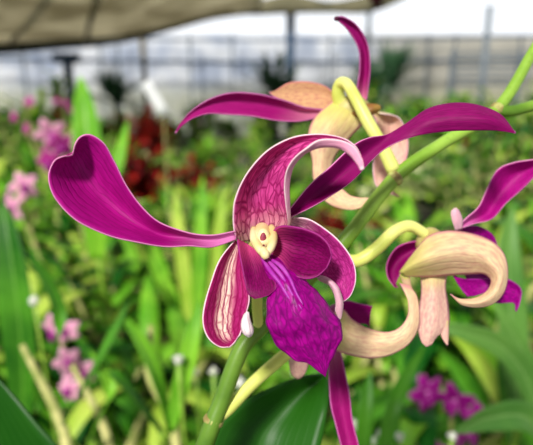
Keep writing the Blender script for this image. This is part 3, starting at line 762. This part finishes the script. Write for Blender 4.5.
# ---- main flower, facing the camera
f1 = flower((260, 246, 130), (.0035, .002, .0035), 'largest bloom, facing the viewer, magenta with a purple lip')
stalk(f1, ((262, 246, 128.5), (258, 275, 134), (257, 305, 139), (259, 329, 142.5)), (1.9, 1.6, 1.4, 1.4))
part(f1, 'petal', [([
    [(236, 231, 123), (236, 235, 124), (236, 239, 123)],
    [(212, 235.3, 121), (212, 240, 122.5), (212, 246.5, 121)],
    [(187, 233.2, 120), (188, 238, 122.5), (189, 245, 119)],
    [(162.3, 223.7, 119), (162, 235, 122.5), (162.3, 245.3, 117)],
    [(141.7, 207.2, 118), (139, 225, 122.5), (133.4, 241.5, 115)],
    [(125.1, 184.4, 117), (118, 210, 122.5), (104.4, 233.2, 114)],
    [(113.5, 161, 116), (98, 192, 122), (75.5, 218.6, 113)],
    [(104.8, 144.5, 115), (84, 174, 121), (55.5, 198, 113)],
    [(92, 135.8, 114), (76, 160, 119), (48.9, 178.2, 113)],
    [(82.5, 136.5, 113.5), (73, 154, 117), (54, 162.8, 113)],
    [(76.5, 143, 113.5), (72.5, 154, 115.5), (62.5, 157.6, 113)],
    [(73.5, 153.5, 114), (72.8, 155.5, 114.5), (70, 156.8, 114)]], dict(front=0, back=1, ripple=.0004))], [M['petal'], M['petal_back']], 'wide magenta petal sweeping left', 60, 20)
part(f1, 'petal', [([
    [(287, 213, 124), (288, 215, 125), (289, 217.5, 124)],
    [(306, 190, 124), (307, 201, 126.5), (308, 209, 124.5)],
    [(331, 166.5, 125), (330, 184, 128), (328, 197, 125.5)],
    [(355, 145, 126), (352, 164, 129), (350, 183, 127)],
    [(371, 137.5, 128), (370, 150, 130), (371, 161, 129)],
    [(388, 134, 131), (386, 141, 130.5), (386, 148, 129)],
    [(405, 123.5, 131), (405, 131, 129.5), (404, 139.5, 128.5)],
    [(425.5, 109.3, 130), (425, 122, 127), (425, 134.3, 127.5)],
    [(447, 103.4, 129), (447, 117, 125.5), (447, 131.6, 126.5)],
    [(468, 102.5, 128), (469, 117, 124.5), (470, 130.5, 125.5)],
    [(487.5, 107.5, 127), (490, 119, 124), (490, 130.5, 125)],
    [(503, 115.5, 126), (503, 124, 124.5), (503, 131.6, 125)],
    [(515.5, 132.5, 125), (515.7, 133, 125), (515.5, 133.6, 125)]], dict(front=0, back=1, ripple=.0003))], [M['petal_dark'], M['petal_back']], 'long deep magenta petal sweeping right to a pointed tip', 60, 14)
part(f1, 'sepal', [([
    [(238, 243, 126), (252, 240, 128.5), (268, 238, 128.5), (284, 236, 126), (283, 236, 125.5)],
    [(234.5, 232, 123), (251, 226, 127), (272, 221, 126.5), (288.5, 224, 122), (287.5, 223.5, 121.5)],
    [(233.2, 215, 121), (250, 209, 125), (269, 204, 124), (287.8, 204, 119), (285, 204, 117.5)],
    [(236, 198, 119), (251, 191, 123), (269, 186, 122), (287.5, 185, 116.5), (283.5, 186, 115)],
    [(247.5, 174, 117), (260, 172, 121), (275, 169, 119.5), (292, 166.5, 114), (286, 170, 112.5)],
    [(266, 152.5, 115), (275, 156, 118), (286, 158, 117), (302.5, 154, 112), (294, 157, 110)],
    [(290, 139.2, 113), (293, 144, 115), (300, 150, 114), (311.5, 149, 110), (305, 148, 108)],
    [(315, 134.8, 111), (315, 139, 112), (317, 144, 111.5), (323, 145.8, 108.5), (319, 139.5, 107)],
    [(338, 137.2, 109), (338, 141, 109.5), (338, 145, 109), (339, 146.5, 106.5), (339, 139.5, 105.5)],
    [(353, 144.8, 107), (352, 148, 107.5), (350, 153, 107), (350.5, 153.8, 105), (353.5, 146, 104.5)],
    [(362.3, 157.5, 105.5), (360, 159, 105.5), (357.5, 162, 105), (357.5, 162.3, 104.2), (361.8, 158.5, 104)],
    [(364.3, 168.5, 104.3), (363.5, 169, 104.3), (362, 170, 104.2), (362, 170, 104), (364, 169, 104)]], dict(front=0, back=1, ripple=.00025))], [M['sepal_net'], M['sepal_pale']], 'upper sepal with net of dark veins, curling forward to a pale pink tip', 70, 28)
part(f1, 'sepal', [([
    [(235.5, 240, 124), (238, 243, 125), (241.5, 246, 124)],
    [(220.5, 260, 121), (231, 262, 124), (243.5, 262, 122)],
    [(211.5, 283, 119), (227, 283, 122), (247, 281, 120)],
    [(205, 305, 117), (224, 304, 121), (249.5, 299, 118)],
    [(203.4, 323, 116), (222, 322, 119), (246.5, 312, 117)],
    [(208.5, 337.5, 115), (224, 334, 118), (243, 324, 116)],
    [(219, 346.2, 115), (229, 341, 117), (240.5, 331, 115.5)],
    [(230, 347, 115), (235, 341.5, 116), (239, 334.5, 115)]], dict(front=0, back=1, ripple=.0002)),
    ([[(243.5, 314, 116), (246.5, 311.5, 115.6), (249, 312, 115.5)], [(241, 321, 115), (246, 319, 113.6), (251, 321, 114.5)], [(240.6, 328, 114.6), (247, 327, 112.8), (253.6, 328.5, 114)],
      [(243, 334, 114.6), (248, 334, 113), (253.3, 333.5, 114)], [(247, 337, 114.5), (249, 337.3, 114.2), (251, 336.8, 114.4)]], dict(front=2, back=0, n=16, k=8, th=.0009))],
    [M['sepal_stripe'], M['sepal_pale'], M['white_curl']], 'lower left sepal with cream centre and crimson stripes, white rolled tip', 50, 18)
part(f1, 'sepal', [([
    [(290, 218, 125), (289, 224, 126), (287, 230, 125)],
    [(309, 219.5, 124), (303, 230, 127), (297, 242, 125)],
    [(330, 233, 123), (319, 245, 127), (308, 258, 125)],
    [(344.5, 248.5, 122), (330, 260, 126), (315, 270, 124)],
    [(353.5, 264, 121), (338, 270, 124), (319, 279, 123)],
    [(355.5, 280, 120), (344, 281, 122), (329, 281, 122)],
    [(351, 294, 119.5), (344, 291, 121), (337, 288, 121)],
    [(343.5, 301.5, 119), (342.5, 299, 119.3), (341, 296, 119.5)]], dict(front=0, back=1, ripple=.0002)),
    ([[(316, 275, 121), (317, 278, 120.5), (319, 281, 121)], [(327, 277, 119), (327.5, 281, 118), (329, 286, 119)], [(338, 286, 118), (336, 290, 117), (334, 296, 118)],
      [(343.3, 301, 118), (340, 303, 117.2), (335.5, 305, 118)], [(342.8, 312, 118.5), (340, 312, 118), (335, 311, 118.5)], [(341, 319.5, 119), (340, 319.5, 119), (338.5, 318.5, 119)]], dict(front=2, back=0, n=24, k=8, th=.0006))],
    [M['sepal_right'], M['pink_curl'], M['pink_curl']], 'lower right sepal, pink netted with a rolled blush edge', 50, 16)
# lip: middle lobe, two side lobes, ridges
b = MB()
b.petal([
    [(257, 252, 122), (261, 254, 121), (265, 255, 120.5), (269, 254.5, 121), (273, 252, 122)],
    [(262, 268, 119), (268, 267, 116.5), (275, 266, 115.5), (282, 265, 116.5), (287, 263, 118)],
    [(268, 280, 117), (277, 278, 114), (286, 277, 112.8), (296, 276, 114), (304, 277, 116)],
    [(268, 293, 115.5), (279, 292, 112.5), (291, 290, 111), (304, 288, 112.5), (314, 289, 115)],
    [(266.8, 310, 114.5), (281, 309, 111.5), (296, 307, 110), (315, 305, 111.2), (330.5, 306.5, 114.5)],
    [(269, 328, 114), (285, 327, 111), (302, 325, 109.8), (322, 321, 111), (340.5, 323, 114)],
    [(277.5, 346, 114), (293, 342, 111.5), (308, 339, 110.5), (325, 335, 111.5), (342.3, 336, 113.5)],
    [(293, 360, 113.5), (304, 356, 112.5), (315, 353, 111.8), (326, 350, 112), (336, 352, 113)],
    [(310, 364.2, 113.8), (315, 363.8, 113.2), (320, 363, 112.8), (325, 362, 113), (330, 362.5, 113.5)],
    [(325, 377.5, 114), (325.4, 377.8, 114), (325.8, 378, 114), (326.2, 377.6, 114), (326.5, 377, 114)]], n=56, k=24, front=0, back=0, ripple=.0008, rs=330)
b.petal([
    [(268, 236, 123), (268, 245, 124), (270, 253, 122)],
    [(279, 227, 120), (281, 243, 123.5), (281, 260, 119)],
    [(296, 227.5, 117), (297, 248, 121), (291, 273, 115)],
    [(314, 233, 115), (311, 252, 118.5), (304, 278.5, 113.5)],
    [(326.5, 243, 113.5), (322, 257, 116), (317, 276.5, 112.8)],
    [(331.6, 255, 113), (330, 261, 113.5), (327, 268, 112.8)]], n=36, k=16, front=1, back=1, ripple=.0003)
b.petal([
    [(237.5, 239, 123), (246, 243, 124.5), (256, 250, 122)],
    [(241, 258, 119.5), (252, 260, 121.5), (265, 262, 118.5)],
    [(244.5, 279, 117.5), (257, 278, 118.5), (272, 274, 115.5)],
    [(247.5, 293, 116.5), (259, 290, 116), (276, 287, 113.5)],
    [(255, 298.8, 116), (261, 297.8, 115.2), (269, 295, 114)]], n=36, k=16, front=1, back=1, ripple=.0003)
for ox, L in ((-5, 0), (0, 10), (5, 0)):
    b.tube([P(*p) for p in ((264+ox*.5, 257, 120.3), (275+ox, 268+ox*-.5, 114.9), (285+ox*.9, 281-ox*.6, 112.6), (293+ox*.7, 296-ox*.5, 110.9), (300+ox*.6+L*.2, 306-ox*.3+L*.35, 109.7))], [.0003, .0005, .0004, .0003, .0001], 8, n=24, mi=2)
o = b.build('lip', [M['lip'], M['lip_side'], M['callus']], f1); o['label'] = 'purple lip with two dark side lobes and a broad pointed middle lobe'
# column: cream hood with a purple cavity and a blunt tooth
b = MB()
b.tube([P(*p) for p in ((262, 229, 126.5), (262.5, 233, 124.6), (263, 239, 121.8), (264.5, 247, 119.8))], [.0018, .0022, .0022, .0017], 18, n=18, mi=0)
b.tube([P(*p) for p in ((254, 229, 125), (254.5, 239, 120.8), (259, 248, 118), (263.5, 254, 117))], [.0009, .0011, .0010, .0008], 12, n=14)
b.tube([P(*p) for p in ((271.5, 227, 125), (273.5, 237, 120.8), (271.5, 246, 118), (267, 254, 117))], [.0008, .0010, .0010, .0008], 12, n=14)
b.tube([P(*p) for p in ((262.5, 249, 117.5), (265, 254.5, 116.4), (266.5, 258.5, 116.4))], [.0009, .0011, .0007], 12, n=8)
b.ball(P(263.5, 239, 120.6), Vector((.0017, .0012, .0026)), 14, 10)
b.ball(P(263.2, 240, 119.6), Vector((.0008, .0008, .0018)), 12, 8, mi=1)
o = b.build('column', [M['column'], M['column_hole']], f1); o['label'] = 'cream column with a small dark purple cavity'

# ---- top flower, seen from behind and the side
f2 = flower((352, 112, 163), (.0062, .004, .0052), 'upper bloom seen from behind, with an upright curved petal')
stalk(f2, ((394, 171, 149.5), (382, 146, 150), (368, 122, 151), (356, 99, 153), (347, 84, 156), (340, 84, 159), (338, 94, 161), (341, 104, 162.5)), (2.1, 1.9, 1.9, 1.8, 1.7, 1.8, 2.0, 2.2))
part(f2, 'petal', [([
    [(326, 110, 163), (326, 112, 164), (326, 114.5, 163)],
    [(304, 107.5, 161), (304, 113, 163.5), (303, 120.5, 160)],
    [(284, 100.5, 159), (282, 109, 162), (279, 120.5, 158)],
    [(260, 94.5, 157), (256, 104, 160), (252, 116, 156)],
    [(234, 92.8, 155), (230, 102, 157.5), (226, 114.3, 154.5)],
    [(213, 98, 154), (210, 105, 155.5), (208, 113.5, 153.5)],
    [(194, 109, 153), (193, 113.5, 153.5), (192, 118.5, 152.5)],
    [(181, 122, 152), (181.5, 124, 152), (182, 126, 152)],
    [(175, 132.5, 151), (175.4, 133, 151), (176, 133.3, 151)]], dict(front=0, back=1))], [M['petal_back'], M['petal']], 'long magenta petal arching left', 50)
part(f2, 'petal', [([
    [(362, 101, 163), (364, 101, 164), (366, 101, 163)],
    [(357.5, 90, 162), (363, 91, 164), (368, 88, 162)],
    [(360, 70, 160), (365, 70, 162.5), (369.8, 66, 160)],
    [(359, 49, 158), (364, 48, 160), (367, 44, 158)],
    [(349, 31, 156), (354, 29, 157.5), (357, 26, 156)],
    [(338.5, 20.5, 154), (341, 19, 155), (344, 17.8, 154)],
    [(335, 18.5, 154), (335.3, 18.1, 154), (335.6, 17.8, 154)]], dict(front=0, back=1))], [M['petal_back'], M['petal']], 'upright magenta petal curling over at its dark tip', 40)
b = MB(); b.ball(P(336.8, 18.8, 154), Vector((.0009, .0007, .0007)), 10, 8); b.build('petal_tip', M['tipdark'], f2)
part(f2, 'sepal', [([
    [(342, 108, 164), (342, 103, 166), (338, 99, 166)],
    [(328, 110, 163), (328, 98, 167), (326, 86.5, 166)],
    [(306, 108.5, 162), (307, 95, 166), (308, 81.5, 165)],
    [(290, 104, 162), (290, 94, 164.5), (289, 82.5, 164)],
    [(276, 97, 162), (276.5, 94, 163), (277, 89.5, 163)],
    [(269.5, 93, 162), (269.7, 92.6, 162), (270, 92.2, 162)]], dict(front=0, back=1))], [M['cream_tan'], M['petal_back']], 'rounded tan sepal behind the left petal')
part(f2, 'sepal', [([
    [(334, 100, 163), (347, 104, 161), (366, 106, 163)],
    [(314, 118, 160), (335, 118, 156.5), (364, 122, 160)],
    [(308, 138, 158), (325, 140, 155.5), (350, 138, 160)],
    [(312, 160, 158), (322, 160, 156), (334, 158, 159)],
    [(314, 182, 158), (323, 180, 156.5), (332, 176, 158)],
    [(326, 202, 157), (332, 194, 156), (340, 186, 157.5)],
    [(345, 209.5, 155), (348, 203, 154.5), (350, 195, 156)],
    [(360, 208, 153), (360.5, 203, 153), (360, 197.5, 154)],
    [(372, 198.5, 151), (372.2, 198, 151), (372, 197.5, 151)]], dict(front=0, back=1))], [M['cream'], M['sepal_pale']], 'long cream sepal hanging down and curling right', 50)
part(f2, 'sepal', [([
    [(368, 112, 164), (374, 112, 165), (380, 114, 164)],
    [(376, 120, 165), (388, 116, 168), (398, 118, 166)],
    [(376, 140, 166), (391, 136, 170), (407, 134, 167)],
    [(374, 158, 166), (390, 154, 170), (407, 156, 167)],
    [(374, 176, 165), (382, 172, 167.5), (398, 172, 166)],
    [(379, 188, 163), (381, 187, 163.5), (388, 184, 163.5)],
    [(399, 197, 162), (399.3, 196.8, 162), (399.6, 196.5, 162)]], dict(front=0, back=1))], [M['cream_pink'], M['sepal_pale']], 'blush pink sepal behind the yellow pedicel')
part(f2, 'lip', [([
    [(350, 110, 160), (352, 116, 159), (356, 122, 161)],
    [(364, 104, 158), (366, 112, 157), (366, 120, 159)],
    [(374, 103.5, 157.5), (374, 109, 156.5), (373, 115, 158)],
    [(380, 105, 157.5), (381, 109, 157.5), (377, 113.5, 158)]], dict(front=0, back=0, th=.0012))], [M['pedicel_brown']], 'small brownish maroon lip tip', 16, 10)

# ---- right flower, in profile
f3 = flower((430, 244, 152), (.0042, .004, .005), 'right bloom in profile, cream outside with a magenta petal at the frame edge')
stalk(f3, ((335, 256, 147), (356, 261, 147), (376, 249, 147), (394, 232, 148), (408, 226, 149), (419, 230, 150), (429, 238, 151)), (1.8, 1.9, 1.9, 1.8, 1.7, 1.6, 1.7))
part(f3, 'sepal', [([
    [(399, 272, 149), (401, 273, 148), (404, 276, 149)],
    [(412, 254, 148), (414, 264, 144.5), (418, 277, 149)],
    [(428, 236, 148), (428, 258, 142.5), (434, 277, 149)],
    [(448, 230.5, 148), (450, 252, 142.5), (454, 275.5, 149)],
    [(470, 233, 147), (468, 252, 142.5), (472, 274.5, 148)],
    [(491, 240.5, 146), (483, 256, 142.5), (482, 274, 147)],
    [(504, 253, 145), (493, 264, 142), (488, 277, 146)],
    [(508.3, 272, 144), (500, 275, 141.5), (490.5, 282, 145)],
    [(505, 291, 143), (497, 288, 141), (487, 290, 144)],
    [(495, 303, 142.5), (489, 298, 140.5), (479, 296, 143)],
    [(480, 307.5, 142), (477, 303, 140.5), (470, 298.5, 142)],
    [(462, 305, 141), (461, 302, 140.5), (459, 298.3, 141)],
    [(450.5, 294.5, 140.5), (450.7, 294.3, 140.5), (451, 294, 140.5)]], dict(front=0, back=1))], [M['cream'], M['petal_back']], 'large cream sepal hooking down and round to the left', 70, 18)
part(f3, 'petal', [([
    [(456, 230, 151), (459, 228, 152), (463, 227, 151)],
    [(466, 219, 150), (471, 221, 152.5), (475, 223, 151)],
    [(479, 207, 150), (485, 214, 153), (492, 218.5, 151)],
    [(487, 190, 150), (496, 198, 154), (506, 203, 151)],
    [(497, 171, 150), (508, 182, 154), (521, 190, 151)],
    [(512, 163.5, 149), (521, 171, 153), (533, 178, 150)],
    [(533, 160, 148), (537, 165, 150), (541, 168, 149)],
    [(552, 158, 147), (552.5, 159, 147), (553, 160, 147)]], dict(front=0, back=1))], [M['petal'], M['petal_back']], 'magenta petal rising to the right frame edge', 40)
part(f3, 'petal', [([
    [(428, 242, 153), (424, 246, 154), (421, 252, 153)],
    [(412, 242, 152), (410, 252, 155), (408, 264, 152)],
    [(397, 248, 151), (399, 258, 155), (402, 270, 152)],
    [(388, 262, 151), (391, 270, 154), (398, 278, 152)],
    [(388, 276, 151), (391, 279, 152.5), (396, 284, 152)],
    [(395, 287, 151.5), (396.5, 287.5, 152), (398, 288, 151.5)]], dict(front=0, back=0))], [M['petal_dark']], 'rounded dark magenta petal left of the cream spur')
part(f3, 'lip', [([
    [(452, 232, 153), (456, 240, 154), (460, 250, 153)],
    [(476, 226, 155), (480, 240, 157), (480, 258, 154)],
    [(494, 236, 157), (494, 252, 158), (490, 268, 156)],
    [(499, 256, 158), (496, 266, 158), (488, 280, 157)]], dict(front=0, back=0)),
    ([[(462, 268, 153), (468, 280, 154), (474, 286, 153)], [(478, 268, 156), (486, 280, 158), (488, 296, 155)], [(500, 276, 157), (504, 288, 158.5), (497, 303, 156)], [(520, 288, 157), (519, 295, 158), (514, 303, 157)], [(517, 311, 157), (516.5, 311.5, 157), (516, 312, 157)]], dict(front=0, back=0)),
    ([[(452, 274, 150), (458, 278, 150), (466, 280, 150)], [(461, 288, 150), (474, 288, 151), (492, 280, 151)], [(468, 296, 149), (478, 295, 150), (490, 290, 150)]], dict(front=0, back=0, n=12))],
    [M['lip']], 'purple lip behind the hooked sepal', 24, 12)
part(f3, 'sepal', [([
    [(420, 274, 152), (432, 273, 150.5), (447, 276, 152)],
    [(421, 290, 151), (433, 290, 148), (446, 288, 151)],
    [(419, 308, 150), (433, 308, 147), (448.5, 305, 150)],
    [(417.5, 326, 149), (432, 328, 146.5), (449, 326, 149)],
    [(421, 341, 148), (428, 342, 147), (437, 337, 148)],
    [(426, 346.5, 147.5), (428, 346.5, 147.5), (432, 344, 147.5)]], dict(front=0, back=1)),
    ([[(440, 322, 149), (444, 322, 148.5), (449, 320, 149)], [(441, 336, 148.5), (445, 335, 148), (449, 334, 148.5)], [(447, 345.5, 148), (447.5, 345.5, 148), (448, 345, 148)]], dict(front=0, back=1, n=10, k=6))], [M['cream_pink'], M['petal_back']], 'short pinkish cream sepal hanging straight down', 30)
part(f3, 'sepal', [([
    [(456, 231, 150), (459, 230, 150), (462, 229, 150)], [(452, 221, 149), (457, 221, 148.5), (463, 221, 149.5)], [(451, 212, 148.5), (456, 212, 148), (461, 214, 149)], [(454.5, 208, 148.5), (456.5, 208, 148.5), (459, 210, 149)]], dict(front=0, back=0, th=.001))], [M['pink_curl']], 'tiny rolled blush sepal at the base of the petal', 16, 8)
part(f3, 'sepal', [([
    [(399, 274, 150), (404, 277, 149.6), (410, 277, 150)], [(403, 284, 151), (407, 285, 150.6), (411, 284, 151)], [(409, 296, 152), (412, 296, 152), (414, 293, 152)]], dict(front=0, back=0))], [M['cream']], 'thin cream sepal edge below the spur', 16, 8)

# ---- fourth flower, mostly hidden behind the main lip
f4 = flower((322, 330, 153), (.005, .004, .005), 'fourth bloom, mostly hidden behind the lip of the main flower')
stalk(f4, ((217, 419, 139.5), (228, 409, 141), (250, 386, 144), (272, 366, 147), (300, 343, 151), (320, 332, 153)), (1.4, 1.75, 1.75, 1.8, 1.8, 1.9))
part(f4, 'sepal', [([
    [(322, 322, 153), (318, 332, 152), (318, 344, 153)],
    [(341, 309, 151), (338, 330, 147.5), (336, 351, 151)],
    [(352, 319, 150), (351, 337, 147), (352, 356, 150)],
    [(366, 327, 149), (368, 341, 147), (370, 358.5, 149)],
    [(384, 332, 148), (388, 343, 146), (390, 355.5, 148)],
    [(398, 328.5, 147), (404, 337, 146), (408, 345, 147)],
    [(407, 317, 147), (412, 324, 146), (418, 329, 147)],
    [(408, 302, 147), (413, 306, 146.5), (419.5, 312, 147)],
    [(404, 291, 147.5), (409, 293, 147.5), (417, 296, 148)],
    [(400, 283, 148), (404, 284, 148.5), (409, 285, 149)]], dict(front=0, back=1))], [M['cream'], M['petal_back']], 'big yellowish cream sepal scooping right and upward', 60, 16)
part(f4, 'petal', [([
    [(330, 306, 155), (332, 316, 156), (334, 326, 155)], [(346, 301, 155), (350, 312, 157), (354, 324, 155)], [(360, 304, 156), (363, 312, 157), (366, 324, 156)], [(372.5, 306.5, 156), (371, 313, 156.5), (369.5, 328, 156)]], dict(front=0, back=0))], [M['petal']], 'short magenta petal end beside the scooped sepal', 24, 10)
part(f4, 'petal', [([
    [(324, 340, 154), (330, 340, 155), (336, 340, 154)],
    [(328, 360, 153), (335, 358, 155), (341, 356, 153)],
    [(329.5, 385, 152), (338, 382, 154), (346, 378, 152)],
    [(331, 405, 151), (341, 404, 153), (350, 400, 151)],
    [(336, 425, 150), (345, 424, 152), (352, 420, 150)],
    [(342, 447, 149), (350, 447, 150.5), (358, 443, 149)],
    [(352, 470, 148), (357, 470, 149), (363, 466, 148)],
    [(366, 492, 147), (367, 492, 147), (368, 491, 147)]], dict(front=0, back=1))], [M['petal_back'], M['petal']], 'narrow magenta petal hanging to the bottom edge', 46, 12)
part(f4, 'sepal', [([
    [(300, 330, 154), (308, 330, 153), (318, 332, 154)], [(290, 350, 154), (300, 350, 152), (312, 348, 154)], [(289, 364, 154), (298, 366, 152.5), (309, 364, 154)], [(292, 375, 154), (298, 376, 153), (305, 374, 154)], [(297, 379, 154), (298.5, 379, 154), (300, 378.5, 154)]], dict(front=0, back=0))], [M['cream_pink']], 'cream sepal tip showing under the main lip', 24, 10)

for o in bpy.data.objects:
    if '_o' in o: del o['_o']
